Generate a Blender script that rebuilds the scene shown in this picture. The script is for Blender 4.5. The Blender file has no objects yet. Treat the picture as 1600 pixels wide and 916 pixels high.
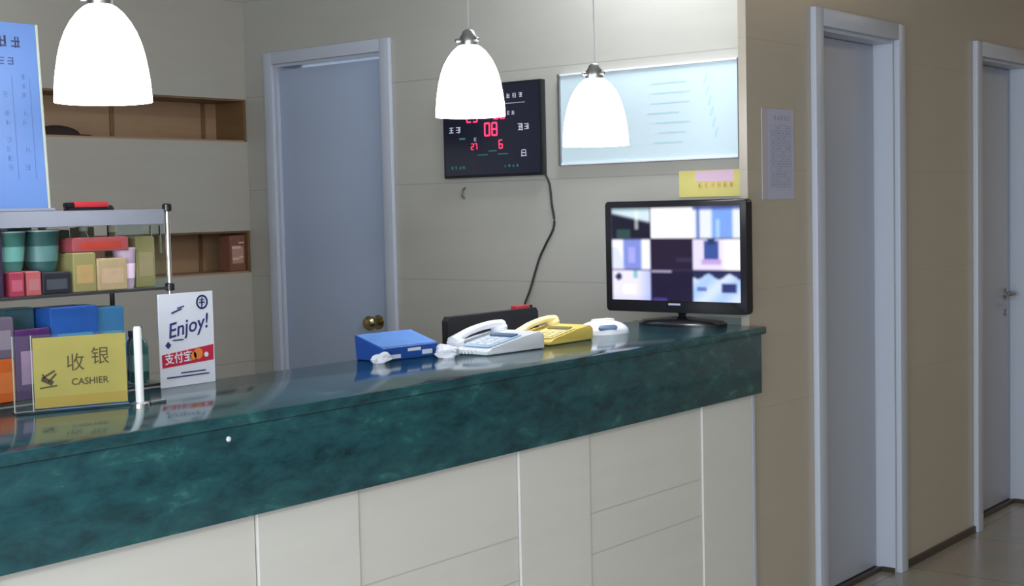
import bpy, bmesh, math, random
from mathutils import Matrix, Vector
random.seed(7)
S = bpy.context.scene
COL = S.collection
PI = math.pi

# ------------------------------------------------------------ camera
def make_camera():
    yaw, p, r = .89016, .061638, .022953
    f = Vector((math.sin(yaw)*math.cos(p), math.cos(yaw)*math.cos(p), -math.sin(p)))
    ri = Vector((math.cos(yaw), -math.sin(yaw), 0)); d = f.cross(ri)
    ri2 = math.cos(r)*ri + math.sin(r)*d
    d2 = -math.sin(r)*ri + math.cos(r)*d
    cam = bpy.data.cameras.new('camera'); cam.sensor_width = 36; cam.lens = 2174.2/1600*36
    cam.clip_start = .05
    o = bpy.data.objects.new('camera', cam); COL.objects.link(o)
    m = Matrix((( ri2.x, -d2.x, -f.x, -3.85), (ri2.y, -d2.y, -f.y, -2.162), (ri2.z, -d2.z, -f.z, 1.42), (0, 0, 0, 1)))
    o.matrix_world = m
    S.camera = o
make_camera()

# ------------------------------------------------------------ light and exposure
S.view_settings.view_transform = 'Standard'; S.view_settings.look = 'None'
S.view_settings.gamma = 1; S.view_settings.use_curve_mapping = False
S.view_settings.exposure = 0.30
W = bpy.data.worlds.new('world'); S.world = W; W.use_nodes = True
W.node_tree.nodes['Background'].inputs[0].default_value = (.62, .78, 1, 1)
W.node_tree.nodes['Background'].inputs[1].default_value = 1.0

def area(name, loc, target, sx, sy, power, color):
    l = bpy.data.lights.new(name, 'AREA'); l.shape = 'RECTANGLE'; l.size = sx; l.size_y = sy
    l.energy = power; l.color = color
    o = bpy.data.objects.new(name, l); COL.objects.link(o); o.location = loc
    o.rotation_euler = (Vector(target)-Vector(loc)).to_track_quat('-Z', 'Y').to_euler()
    return o
# daylight that enters through the glazed front of the lobby, left of the camera
area('daylight_left', (-6.35, -2.6, 1.45), (0, -2.6, 1.45), 3.6, 2.3, 188, (.82, .91, 1))
# ceiling lamp of the reception alcove (built further down as a thing)
area('alcove_lamp', (-.06, .42, 2.66), (-.06, .42, 0), .4, .4, 10, (.86, .94, 1))
# added fill light under the lobby ceiling, behind the camera, without a fixture
area('lobby_fill', (-3.6, -3.2, 2.66), (-3.6, -3.2, 0), .6, .6, 50, (1, .95, .87))
# added unseen light that warms the far corridor, no fixture built for it
area('corridor_warm_fill', (3.4, -1.6, 2.66), (3.4, -1.6, 0), .4, .4, 8, (1, .70, .42))
PENDANT_EMIT = 7.0

# ------------------------------------------------------------ materials
def mat(name, color, rough=.5, metal=0, var=0, scale=6, bump=0, spec=.5, trans=0, emit=None, estr=0, alpha=1, coat=0):
    m = bpy.data.materials.new(name); m.use_nodes = True
    nt = m.node_tree; b = nt.nodes['Principled BSDF']
    b.inputs['Base Color'].default_value = (*color, 1)
    b.inputs['Roughness'].default_value = rough; b.inputs['Metallic'].default_value = metal
    b.inputs['Specular IOR Level'].default_value = spec
    b.inputs['Transmission Weight'].default_value = trans
    b.inputs['Coat Weight'].default_value = coat
    if emit: b.inputs['Emission Color'].default_value = (*emit, 1); b.inputs['Emission Strength'].default_value = estr
    tc = nt.nodes.new('ShaderNodeTexCoord'); n = nt.nodes.new('ShaderNodeTexNoise')
    n.inputs['Scale'].default_value = scale; n.inputs['Detail'].default_value = 4
    nt.links.new(tc.outputs['Object'], n.inputs['Vector'])
    if var:
        mx = nt.nodes.new('ShaderNodeMix'); mx.data_type = 'RGBA'
        mx.inputs['A'].default_value = (*[c*(1-var) for c in color], 1)
        mx.inputs['B'].default_value = (*[min(1, c*(1+var)) for c in color], 1)
        nt.links.new(n.outputs['Fac'], mx.inputs['Factor']); nt.links.new(mx.outputs['Result'], b.inputs['Base Color'])
    if bump:
        bp = nt.nodes.new('ShaderNodeBump'); bp.inputs['Strength'].default_value = bump; bp.inputs['Distance'].default_value = .002
        nt.links.new(n.outputs['Fac'], bp.inputs['Height']); nt.links.new(bp.outputs['Normal'], b.inputs['Normal'])
    return m

def wall_mat(name, color, rough, axis, gz, gx, width=.0035, dark=.72, grain=.05, spec=.5):
    """glazed wall panels: thin joints at heights gz and every gx metres along the axis, faint grain"""
    m = bpy.data.materials.new(name); m.use_nodes = True
    nt = m.node_tree; L = nt.links.new; b = nt.nodes['Principled BSDF']
    b.inputs['Roughness'].default_value = rough; b.inputs['Specular IOR Level'].default_value = spec
    tc = nt.nodes.new('ShaderNodeTexCoord'); sp = nt.nodes.new('ShaderNodeSeparateXYZ'); L(tc.outputs['Object'], sp.inputs[0])
    def math_(op, a, bb=None, c=None):
        n = nt.nodes.new('ShaderNodeMath'); n.operation = op
        for i, v in enumerate((a, bb, c)):
            if v is None: continue
            if isinstance(v, (int, float)): n.inputs[i].default_value = v
            else: L(v, n.inputs[i])
        return n.outputs[0]
    masks = []
    for z in gz:
        masks.append(math_('LESS_THAN', math_('ABSOLUTE', math_('SUBTRACT', sp.outputs['Z'], z)), width/2))
    for g in gx:
        masks.append(math_('LESS_THAN', math_('ABSOLUTE', math_('SUBTRACT', sp.outputs[axis], g)), width/2))
    k = masks[0]
    for q in masks[1:]: k = math_('MAXIMUM', k, q)
    mp = nt.nodes.new('ShaderNodeMapping'); L(tc.outputs['Object'], mp.inputs[0]); mp.inputs['Scale'].default_value = (1.2, 1.2, 9)
    n = nt.nodes.new('ShaderNodeTexNoise'); n.inputs['Scale'].default_value = 2.2; n.inputs['Detail'].default_value = 5; L(mp.outputs[0], n.inputs['Vector'])
    mx = nt.nodes.new('ShaderNodeMix'); mx.data_type = 'RGBA'
    mx.inputs['A'].default_value = (*[c*(1-grain) for c in color], 1); mx.inputs['B'].default_value = (*[min(1, c*(1+grain)) for c in color], 1)
    L(n.outputs['Fac'], mx.inputs['Factor'])
    m2 = nt.nodes.new('ShaderNodeMix'); m2.data_type = 'RGBA'; L(k, m2.inputs['Factor']); L(mx.outputs['Result'], m2.inputs['A'])
    m2.inputs['B'].default_value = (*[c*dark for c in color], 1)
    L(m2.outputs['Result'], b.inputs['Base Color'])
    bp = nt.nodes.new('ShaderNodeBump'); bp.inputs['Distance'].default_value = .002; bp.invert = True; bp.inputs['Strength'].default_value = .5
    L(k, bp.inputs['Height']); L(bp.outputs['Normal'], b.inputs['Normal'])
    return m

def marble(name):
    m = bpy.data.materials.new(name); m.use_nodes = True
    nt = m.node_tree; L = nt.links.new; b = nt.nodes['Principled BSDF']
    tc = nt.nodes.new('ShaderNodeTexCoord')
    n = nt.nodes.new('ShaderNodeTexNoise'); n.inputs['Scale'].default_value = 10; n.inputs['Detail'].default_value = 9; n.inputs['Roughness'].default_value = .65; n.inputs['Distortion'].default_value = .35
    mp = nt.nodes.new('ShaderNodeMapping'); mp.inputs['Scale'].default_value = (1, 1, 2.4); mp.inputs['Rotation'].default_value = (0, .25, 0)
    L(tc.outputs['Object'], mp.inputs[0]); L(mp.outputs[0], n.inputs['Vector'])
    r = nt.nodes.new('ShaderNodeValToRGB'); e = r.color_ramp.elements
    e[0].position = .30; e[0].color = (.006, .034, .040, 1); e[1].position = .72; e[1].color = (.050, .19, .19, 1)
    x = r.color_ramp.elements.new(.47); x.color = (.012, .068, .088, 1)
    x = r.color_ramp.elements.new(.60); x.color = (.017, .094, .108, 1)
    L(n.outputs['Fac'], r.inputs[0]); L(r.outputs[0], b.inputs['Base Color'])
    b.inputs['Roughness'].default_value = .11; b.inputs['Specular IOR Level'].default_value = .8
    return m

def wood(name, c1, c2, rough=.45, scale=(1, 1, 14)):
    m = bpy.data.materials.new(name); m.use_nodes = True
    nt = m.node_tree; L = nt.links.new; b = nt.nodes['Principled BSDF']
    tc = nt.nodes.new('ShaderNodeTexCoord'); mp = nt.nodes.new('ShaderNodeMapping'); mp.inputs['Scale'].default_value = scale
    n = nt.nodes.new('ShaderNodeTexNoise'); n.inputs['Scale'].default_value = 4; n.inputs['Detail'].default_value = 6
    L(tc.outputs['Object'], mp.inputs[0]); L(mp.outputs[0], n.inputs['Vector'])
    mx = nt.nodes.new('ShaderNodeMix'); mx.data_type = 'RGBA'; mx.inputs['A'].default_value = (*c1, 1); mx.inputs['B'].default_value = (*c2, 1)
    L(n.outputs['Fac'], mx.inputs['Factor']); L(mx.outputs['Result'], b.inputs['Base Color']); b.inputs['Roughness'].default_value = rough
    return m

def clear_mat(name, tint=(.9, .97, .97), amount=.12):
    """thin clear acrylic: mostly passes light straight through, with gloss"""
    m = bpy.data.materials.new(name); m.use_nodes = True
    nt = m.node_tree; nt.nodes.remove(nt.nodes['Principled BSDF']); out = nt.nodes['Material Output']
    t = nt.nodes.new('ShaderNodeBsdfTransparent'); t.inputs[0].default_value = (*tint, 1)
    g = nt.nodes.new('ShaderNodeBsdfGlossy'); g.inputs['Roughness'].default_value = .04; g.inputs[0].default_value = (.9, .95, 1, 1)
    lw = nt.nodes.new('ShaderNodeLayerWeight'); lw.inputs[0].default_value = .12
    ad = nt.nodes.new('ShaderNodeMath'); ad.operation = 'ADD'; ad.inputs[1].default_value = amount*.3
    nt.links.new(lw.outputs['Fresnel'], ad.inputs[0])
    mx = nt.nodes.new('ShaderNodeMixShader'); nt.links.new(ad.outputs[0], mx.inputs[0]); nt.links.new(t.outputs[0], mx.inputs[1]); nt.links.new(g.outputs[0], mx.inputs[2])
    nt.links.new(mx.outputs[0], out.inputs[0])
    return m

def attr_mat(name, emission=0, rough=.5):
    m = bpy.data.materials.new(name); m.use_nodes = True
    nt = m.node_tree; b = nt.nodes['Principled BSDF']
    a = nt.nodes.new('ShaderNodeAttribute'); a.attribute_name = 'Col'
    if emission:
        b.inputs['Base Color'].default_value = (.01, .01, .012, 1); nt.links.new(a.outputs['Color'], b.inputs['Emission Color']); b.inputs['Emission Strength'].default_value = emission
        b.inputs['Roughness'].default_value = .25
    else:
        nt.links.new(a.outputs['Color'], b.inputs['Base Color']); b.inputs['Roughness'].default_value = rough
    return m

BEIGE = (.45, .395, .325); GREIGE = (.44, .425, .385)
M = {}
M['wall_right'] = wall_mat('glazed beige panels of the corridor wall', BEIGE, .30, 'X', (.76, 1.14, 1.52, 1.93), (1.53,), width=.004, dark=.90)
M['wall_alcove'] = wall_mat('glazed beige panels of the alcove wall', GREIGE, .26, 'Y', (.76, 1.14, 1.52, 1.93, 2.35), (), width=.004, dark=.80)
M['wall_back'] = wall_mat('glazed beige panels of the back wall', (.43, .40, .35), .2, 'X', (.76, 2.35), (-1.1,), width=.004, dark=.8)
M['wall_plain'] = mat('cream lobby plaster', (.55, .52, .45), .8, var=.03)
M['ceiling'] = mat('white ceiling paint', (.62, .61, .58), .9, var=.02)
M['body'] = wall_mat('pale cream panels of the counter front', (.65, .632, .60), .33, 'X', (.60, .49), (), width=.004, dark=.78, grain=.06)
M['body2'] = wall_mat('pale cream pilaster panel', (.66, .645, .615), .33, 'X', (.20,), (), width=.003, dark=.85, grain=.05)
M['joint'] = mat('grey brown joint filler', (.30, .27, .22), .7)
M['marble'] = marble('polished green marble')
M['casing'] = mat('white gloss door casing paint', (.50, .53, .62), .35, var=.02)
M['leaf'] = mat('pale lavender door paint', (.40, .47, .63), .38, var=.03, scale=2)
M['leaf2'] = mat('grey lavender door paint', (.43, .46, .55), .42, var=.03, scale=2)
M['base'] = mat('dark brown skirting', (.05, .035, .028), .35, var=.15)
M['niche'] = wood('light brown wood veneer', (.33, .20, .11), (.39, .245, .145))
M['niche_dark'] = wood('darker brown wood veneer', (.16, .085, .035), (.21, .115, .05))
M['chrome'] = mat('polished chrome', (.8, .8, .82), .12, metal=1)
M['steel'] = mat('brushed satin steel', (.45, .45, .46), .3, metal=1)
M['brass'] = mat('aged brass', (.42, .33, .17), .25, metal=1)
M['black'] = mat('glossy black plastic', (.012, .012, .016), .22)
M['black_matt'] = mat('matt black plastic', (.015, .015, .02), .55)
M['navy'] = mat('dark navy clock face', (.010, .011, .030), .16)
M['cord'] = mat('black cable rubber', (.02, .02, .022), .5)
M['cord_white'] = mat('grey lamp cable', (.42, .43, .45), .5)
M['white_plastic'] = mat('white plastic', (.78, .80, .86), .3)
M['ice'] = mat('pale blue plastic', (.42, .60, .80), .35)
M['ice_dark'] = mat('slate blue plastic', (.08, .14, .25), .35)
M['yellow'] = mat('warm yellow plastic', (.80, .60, .13), .35)
M['cream_plastic'] = mat('cream yellow plastic', (.88, .78, .42), .35)
M['olive'] = mat('dark olive plastic', (.22, .20, .07), .4)
M['red'] = mat('red plastic', (.45, .03, .04), .4)
M['clear'] = clear_mat('clear acrylic')
M['frost'] = mat('frosted grey acrylic', (.25, .265, .32), .25)
M['paper'] = mat('white paper', (.72, .74, .84), .7)
M['ink'] = mat('dark blue ink', (.03, .035, .10), .6)
M['grey_ink'] = mat('grey violet ink', (.42, .44, .60), .7)
M['desk'] = wood('dark desk laminate', (.10, .07, .05), (.14, .10, .07))

# ------------------------------------------------------------ mesh helpers
def clusters(bm):
    """groups of loose islands that stand well apart"""
    bm.verts.ensure_lookup_table(); bm.verts.index_update()
    seen = set(); isl = []
    for v in bm.verts:
        if v.index in seen: continue
        st = [v]; seen.add(v.index); c = []
        while st:
            q = st.pop(); c.append(q)
            for e in q.link_edges:
                w = e.other_vert(q)
                if w.index not in seen: seen.add(w.index); st.append(w)
        lo = Vector([min(q.co[i] for q in c) for i in range(3)]); hi = Vector([max(q.co[i] for q in c) for i in range(3)])
        isl.append((c, lo, hi, max(hi-lo)))
    par = list(range(len(isl)))
    def find(a):
        while par[a] != a: a = par[a]
        return a
    for i in range(len(isl)):
        for j in range(i):
            a, b = isl[i], isl[j]
            g = Vector([max(0, a[1][k]-b[2][k], b[1][k]-a[2][k]) for k in range(3)]).length
            if g <= max(.0198, .495*max(a[3], b[3])): par[find(i)] = find(j)
    out = {}
    for i, q in enumerate(isl): out.setdefault(find(i), []).extend(v.index for v in q[0])
    return list(out.values())

def link(name, bm, m, parent=None, smooth=False, kind=None):
    if parent and not kind and len(bm.verts) < 6000:
        cl = clusters(bm)
        if len(cl) > 1:
            res = []
            for c in cl:
                b2 = bm.copy(); b2.verts.ensure_lookup_table(); keep = set(c)
                bmesh.ops.delete(b2, geom=[v for v in b2.verts if v.index not in keep], context='VERTS')
                res.append(link_one(name, b2, m, parent, smooth, kind))
            bm.free(); return res[0]
    return link_one(name, bm, m, parent, smooth, kind)

def link_one(name, bm, m, parent=None, smooth=False, kind=None):
    me = bpy.data.meshes.new(name)
    bmesh.ops.recalc_face_normals(bm, faces=bm.faces)
    bm.to_mesh(me); bm.free()
    me.materials.append(m)
    if smooth:
        me.polygons.foreach_set('use_smooth', [True]*len(me.polygons))
        me.set_sharp_from_angle(angle=.7)
    o = bpy.data.objects.new(name, me); COL.objects.link(o)
    if parent: o.parent = parent
    if kind: o['kind'] = kind
    return o

def tag(o, label, cat, group=None):
    o['label'] = label; o['category'] = cat
    if group: o['group'] = group
    return o

def thing(name, label, cat, loc=(0, 0, 0), rz=0, group=None):
    o = bpy.data.objects.new(name, None); COL.objects.link(o); o.empty_display_size = .05
    o.location = loc; o.rotation_euler = (0, 0, rz)
    return tag(o, label, cat, group)

def box(bm, x0, x1, y0, y1, z0, z1, bev=0, mtx=None):
    vs = [bm.verts.new((x, y, z)) for x in (x0, x1) for y in (y0, y1) for z in (z0, z1)]
    idx = [(0, 1, 3, 2), (4, 6, 7, 5), (0, 4, 5, 1), (2, 3, 7, 6), (0, 2, 6, 4), (1, 5, 7, 3)]
    fs = [bm.faces.new([vs[i] for i in f]) for f in idx]
    if bev:
        es = list({e for f in fs for e in f.edges})
        r = bmesh.ops.bevel(bm, geom=es, offset=bev, segments=2, profile=.6, affect='EDGES')
        vs = list({v for f in r['faces'] for v in f.verts} | {v for v in vs if v.is_valid})
    if mtx: bmesh.ops.transform(bm, matrix=mtx, verts=[v for v in vs if v.is_valid])
    return bm

def B(*a, **k):
    return box(bmesh.new(), *a, **k)

def lathe(bm, prof, seg=32, c=(0, 0, 0), cap=True, mtx=None):
    rings = []; allv = []
    for r, z in prof:
        ring = [bm.verts.new((c[0]+r*math.cos(2*PI*i/seg), c[1]+r*math.sin(2*PI*i/seg), c[2]+z)) for i in range(seg)]
        rings.append(ring); allv += ring
    for a, b in zip(rings, rings[1:]):
        for i in range(seg):
            bm.faces.new((a[i], a[(i+1) % seg], b[(i+1) % seg], b[i]))
    if cap: bm.faces.new(rings[0]); bm.faces.new(rings[-1])
    if mtx: bmesh.ops.transform(bm, matrix=mtx, verts=allv)
    return bm

def tube(bm, pts, r, seg=10, radii=None, flat=1.0):
    pts = [Vector(p) for p in pts]; rings = []
    up = Vector((0, 0, 1))
    for i, p in enumerate(pts):
        t = (pts[min(i+1, len(pts)-1)]-pts[max(i-1, 0)]).normalized()
        a = t.cross(up)
        if a.length < 1e-3: a = t.cross(Vector((0, 1, 0)))
        a.normalize(); b = a.cross(t)
        rr = radii[i] if radii else r
        rings.append([bm.verts.new(p+a*rr*math.cos(2*PI*k/seg)+b*rr*flat*math.sin(2*PI*k/seg)) for k in range(seg)])
    for a, b in zip(rings, rings[1:]):
        for i in range(seg): bm.faces.new((a[i], a[(i+1) % seg], b[(i+1) % seg], b[i]))
    bm.faces.new(rings[0]); bm.faces.new(rings[-1])
    return bm

def spline(pts, n=8):
    pts = [Vector(p) for p in pts]; out = []
    P = [pts[0]]+pts+[pts[-1]]
    for i in range(1, len(P)-2):
        for k in range(n):
            t = k/n; a, b, c, d = P[i-1], P[i], P[i+1], P[i+2]
            out.append(.5*((2*b)+(c-a)*t+(2*a-5*b+4*c-d)*t*t+(3*b-a-3*c+d)*t**3))
    out.append(pts[-1]); return out

def prism(bm, poly, x0, x1, axis='X', bev=0):
    """poly = list of 2-D points, extruded along the axis from x0 to x1"""
    def P(u, v, w): return {'X': (w, u, v), 'Y': (u, w, v), 'Z': (u, v, w)}[axis]
    a = [bm.verts.new(P(u, v, x0)) for u, v in poly]; b = [bm.verts.new(P(u, v, x1)) for u, v in poly]
    fs = [bm.faces.new(a), bm.faces.new(b[::-1])]
    n = len(poly)
    for i in range(n): fs.append(bm.faces.new((a[i], b[i], b[(i+1) % n], a[(i+1) % n])))
    if bev:
        bmesh.ops.bevel(bm, geom=list({e for f in fs for e in f.edges}), offset=bev, segments=2, profile=.6, affect='EDGES')
    return bm

def rrect(w, h, r, n=5, cx=0, cy=0):
    out = []
    for sx, sy, a0 in ((1, 1, 0), (-1, 1, PI/2), (-1, -1, PI), (1, -1, 3*PI/2)):
        for k in range(n+1):
            a = a0+PI/2*k/n
            out.append((cx+sx*(w/2-r)+r*math.cos(a), cy+sy*(h/2-r)+r*math.sin(a)))
    return out

def text_mesh(name, body, size, m, parent, mtx, extrude=.0003, align='CENTER', shear=0, bold=0):
    c = bpy.data.curves.new('lettering', 'FONT'); c.body = body; c.size = size; c.extrude = extrude
    c.align_x = align; c.align_y = 'CENTER'; c.shear = shear; c.offset = bold; c.resolution_u = 4
    t = bpy.data.objects.new('lettering_curve', c)
    me = bpy.data.meshes.new_from_object(t)
    bpy.data.objects.remove(t)
    me.transform(mtx); me.materials.clear(); me.materials.append(m)
    o = bpy.data.objects.new(name, me); COL.objects.link(o); o.parent = parent
    return o

def facing(axis, at):
    """matrix for flat artwork drawn in local x (right) y (up), placed on a face looking along -Y or -X"""
    if axis == '-Y': R = Matrix(((1, 0, 0), (0, 0, -1), (0, 1, 0))).to_4x4()
    if axis == '-X': R = Matrix(((0, 0, -1), (-1, 0, 0), (0, 1, 0))).to_4x4()
    return Matrix.Translation(at) @ R

def art(name, rects, m, parent, mtx, t=.0004):
    """flat printed marks: list of (x, y, w, h[, angle]) centred boxes of thickness t"""
    bm = bmesh.new()
    for q in rects:
        x, y, w, h = q[:4]; a = q[4] if len(q) > 4 else 0
        box(bm, -w/2, w/2, -h/2, h/2, 0, t, mtx=Matrix.Translation((x, y, 0)) @ Matrix.Rotation(a, 4, 'Z'))
    bmesh.ops.transform(bm, matrix=mtx, verts=bm.verts)
    return link(name, bm, m, parent)

def glyph(x, y, s, rng):
    """strokes of one unreadable square character"""
    out = []; w = s*.11
    for k in range(rng.choice((2, 3, 3))): out.append((x, y+s*(-.36+.36*k), s*rng.uniform(.55, .9), w))
    for k in range(rng.choice((1, 2, 3))): out.append((x+s*rng.uniform(-.34, .34), y+s*rng.uniform(-.1, .1), w, s*rng.uniform(.45, .9)))
    return out

def wall_cells(bm, u0, u1, z0, z1, holes, put):
    us = sorted({u0, u1, *[h[0] for h in holes], *[h[1] for h in holes]})
    zs = sorted({z0, z1, *[h[2] for h in holes], *[h[3] for h in holes]})
    for a, b in zip(us, us[1:]):
        for c, d in zip(zs, zs[1:]):
            if any(h[0] <= (a+b)/2 <= h[1] and h[2] <= (c+d)/2 <= h[3] for h in holes): continue
            put(bm, a, b, c, d)
    bmesh.ops.remove_doubles(bm, verts=bm.verts, dist=1e-5)
    # drop the inner faces two cells share
    seen = {}
    for f in bm.faces:
        k = tuple(sorted(v.index for v in f.verts)); seen.setdefault(k, []).append(f)
    bm.verts.index_update()
    seen = {}
    for f in bm.faces:
        seen.setdefault(tuple(sorted(v.index for v in f.verts)), []).append(f)
    bmesh.ops.delete(bm, geom=[f for l in seen.values() if len(l) > 1 for f in l], context='FACES')

# ------------------------------------------------------------ the room
H = 2.75
XW = .25          # alcove side wall
YB = 2.65         # alcove back wall
def floor_mat():
    m = bpy.data.materials.new('polished floor tiles'); m.use_nodes = True
    nt = m.node_tree; L = nt.links.new; b = nt.nodes['Principled BSDF']
    tc = nt.nodes.new('ShaderNodeTexCoord')
    br = nt.nodes.new('ShaderNodeTexBrick'); br.offset = 0
    br.inputs['Color1'].default_value = (.42, .385, .325, 1); br.inputs['Color2'].default_value = (.39, .36, .305, 1)
    br.inputs['Mortar'].default_value = (.22, .20, .17, 1); br.inputs['Scale'].default_value = 1
    br.inputs['Brick Width'].default_value = .6; br.inputs['Row Height'].default_value = .6; br.inputs['Mortar Size'].default_value = .003
    L(tc.outputs['Object'], br.inputs['Vector'])
    n = nt.nodes.new('ShaderNodeTexNoise'); n.inputs['Scale'].default_value = 5; n.inputs['Detail'].default_value = 6
    mx = nt.nodes.new('ShaderNodeMix'); mx.data_type = 'RGBA'; mx.blend_type = 'MULTIPLY'; mx.inputs['Factor'].default_value = .35
    L(tc.outputs['Object'], n.inputs['Vector']); L(br.outputs['Color'], mx.inputs['A']); L(n.outputs['Color'], mx.inputs['B'])
    L(mx.outputs['Result'], b.inputs['Base Color']); b.inputs['Roughness'].default_value = .22
    return m
link('floor', B(-6.6, 6.1, -5.1, 3.0, -.1, 0), floor_mat(), kind='structure')
link('ceiling', B(-6.6, 6.1, -5.1, 3.0, H, H+.1), M['ceiling'], kind='structure')

# corridor wall with two doorways
D2 = (.492, 1.105); D3 = (1.952, 2.565); DH = 2.005
bm = bmesh.new()
wall_cells(bm, .28, 6.0, 0, H, [(D2[0], D2[1], 0, DH), (D3[0], D3[1], 0, DH)], lambda b, a, c, z, w: box(b, a, c, 0, .2, z, w))
w_right = link('wall_right', bm, M['wall_right'], kind='structure')
link('wall_right_return', B(0, .28, 0, .028, 0, H), M['wall_right'], kind='structure').name = 'wall_corner'
# rooms behind the two doorways stay closed: shallow dark back
# alcove side wall with a door
D1 = (1.805, 2.455); DH1 = 2.06
bm = bmesh.new()
wall_cells(bm, .028, 2.85, 0, H, [(D1[0], D1[1], 0, DH1)], lambda b, a, c, z, w: box(b, XW, XW+.15, a, c, z, w))
link('wall_alcove', bm, M['wall_alcove'], kind='structure')
# alcove back wall with two niches
N1 = (-1.45, XW, 1.735, 1.922); N2 = (-1.05, XW, 1.156, 1.343)
bm = bmesh.new()
wall_cells(bm, -5, XW, 0, H, [N1, N2], lambda b, a, c, z, w: box(b, a, c, YB, YB+.215, z, w))
link('wall_back', bm, M['wall_back'], kind='structure')
link('wall_alcove_left', B(-5.15, -5, 0, 2.85, 0, H), M['wall_plain'], kind='structure').name = 'wall_left_alcove'
link('wall_front', B(-6.6, 6.1, -5.1, -5, 0, H), M['wall_plain'], kind='structure')
link('wall_end', B(6, 6.1, -5, .2, 0, H), M['wall_right'], kind='structure')
link('wall_left_pier', B(-6.5, -5.15, 0, .2, 0, H), M['wall_plain'], kind='structure').name = 'wall_pier'
bm = bmesh.new()
wall_cells(bm, -5, .2, 0, H, [(-4.5, -.6, .25, 2.6)], lambda b, a, c, z, w: box(b, -6.6, -6.5, a, c, z, w))
link('wall_left', bm, M['wall_plain'], kind='structure')
wf = bmesh.new()
for a, b_ in ((-4.5, -4.44), (-2.58, -2.52), (-.66, -.6)): box(wf, -6.59, -6.51, a, b_, .25, 2.6)
for a, b_ in ((.25, .31), (2.54, 2.6)): box(wf, -6.59, -6.51, -4.5, -.6, a, b_)
wn = link('window_1', wf, M['casing'], kind='structure')
link('pane', B(-6.556, -6.55, -4.5, -.6, .25, 2.6), M['clear'], wn)

# skirting along the corridor wall
bm = bmesh.new()
for a, b_ in ((.28, .43), (1.167, 1.89), (2.627, 6)): box(bm, a, b_, -.012, 0, 0, .028, bev=.002)
link('baseboard_right', bm, M['base'], kind='structure')

def corridor_door(n, x0, x1, handle):
    r = bpy.data.objects.new('door_%d' % n, None); COL.objects.link(r); r['kind'] = 'structure'; r.location = (x0, 0, 0)
    w = x1-x0; c = .060
    bm = bmesh.new()
    box(bm, -c, 0, -.022, .0, 0, DH+c, bev=.004); box(bm, w, w+c, -.022, .0, 0, DH+c, bev=.004)
    box(bm, 0, w, -.022, .0, DH, DH+c, bev=.004)
    # jamb lining
    box(bm, 0, .012, 0, .2, 0, DH); box(bm, w-.012, w, 0, .2, 0, DH); box(bm, .012, w-.012, 0, .2, DH-.012, DH)
    box(bm, .012, .026, .115, .13, 0, DH-.012); 
    link('casing', bm, M['casing'], r, smooth=True)
    lf = link('leaf', B(.014, w-.014, .075, .113, .022, DH-.014, bev=.002), M['leaf2'], r, smooth=True)
    link('kick_strip', B(w-.0155, w-.012, .0, .055, 0, .020, bev=.001), M['base'], r)
    link('threshold', B(.012, w-.012, .055, .15, 0, .018, bev=.002), M['base'], r)
    if handle:
        bm = bmesh.new()
        hx = w-.075; hz = .975
        lathe(bm, [(.024, 0), (.024, .008), (.012, .011), (.009, .045)], 20, mtx=Matrix.Translation((hx, .074, hz)) @ Matrix.Rotation(PI/2, 4, 'X'))
        tube(bm, spline([(hx, .034, hz), (hx-.01, .026, hz), (hx-.05, .024, hz+.002), (hx-.11, .030, hz)], 5), .009, 10)
        lathe(bm, [(.016, 0), (.016, .006), (.006, .007)], 16, mtx=Matrix.Translation((hx, .074, hz-.085)) @ Matrix.Rotation(PI/2, 4, 'X'))
        link('handle', bm, M['steel'], r, smooth=True)['label'] = 'dark steel lever handle'
    return r
corridor_door(2, *D2, False)
corridor_door(3, *D3, True)

# door in the alcove side wall
r = bpy.data.objects.new('door_1', None); COL.objects.link(r); r['kind'] = 'structure'; r.location = (XW, D1[0], 0)
w = D1[1]-D1[0]; c = .052
bm = bmesh.new()
box(bm, -.02, 0, -c, 0, 0, DH1+c, bev=.004); box(bm, -.02, 0, w, w+c, 0, DH1+c, bev=.004); box(bm, -.02, 0, 0, w, DH1, DH1+c, bev=.004)
box(bm, 0, .15, 0, .012, 0, DH1); box(bm, 0, .15, w-.012, w, 0, DH1); box(bm, 0, .15, .012, w-.012, DH1-.012, DH1)
link('casing', bm, M['casing'], r, smooth=True)
link('leaf', B(.016, .052, .014, w-.014, .006, DH1-.024, bev=.002), M['leaf'], r, smooth=True)
bm = bmesh.new()
lathe(bm, [(.030, 0), (.030, .006), (.014, .010), (.011, .030), (.018, .036), (.028, .046), (.031, .060), (.024, .072), (.008, .076)], 24,
      mtx=Matrix.Translation((.016, .078, .957)) @ Matrix.Rotation(-PI/2, 4, 'Y'))
link('knob', bm, M['brass'], r, smooth=True)['label'] = 'round aged brass door knob'

# wooden niches in the back wall
def niche(label, n, split):
    x0, x1, z0, z1 = n; t = thing('wall_niche', label, 'niche', (x0, YB, z0)); W_ = x1-x0; h = z1-z0
    link('back_panel', B(0, W_, .195, .213, 0, h), M['niche'], t)
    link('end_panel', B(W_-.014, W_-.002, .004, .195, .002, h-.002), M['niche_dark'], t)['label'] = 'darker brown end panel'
    bm = bmesh.new(); box(bm, 0, W_-.014, .004, .195, 0, .008); link('bottom_panel', bm, M['niche'], t)
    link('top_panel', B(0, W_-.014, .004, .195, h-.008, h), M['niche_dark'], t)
    bm = bmesh.new()
    for s in split: box(bm, s, s+.018, .188, .195, .008, h-.008, bev=.001)
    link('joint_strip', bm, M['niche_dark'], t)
    return t
niche('long upper wooden recess in the beige back wall, behind the largest lamp', N1, (1.12, 1.60))
niche('shorter lower wooden recess in the back wall right of the display rack', N2, (1.16,))

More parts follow.
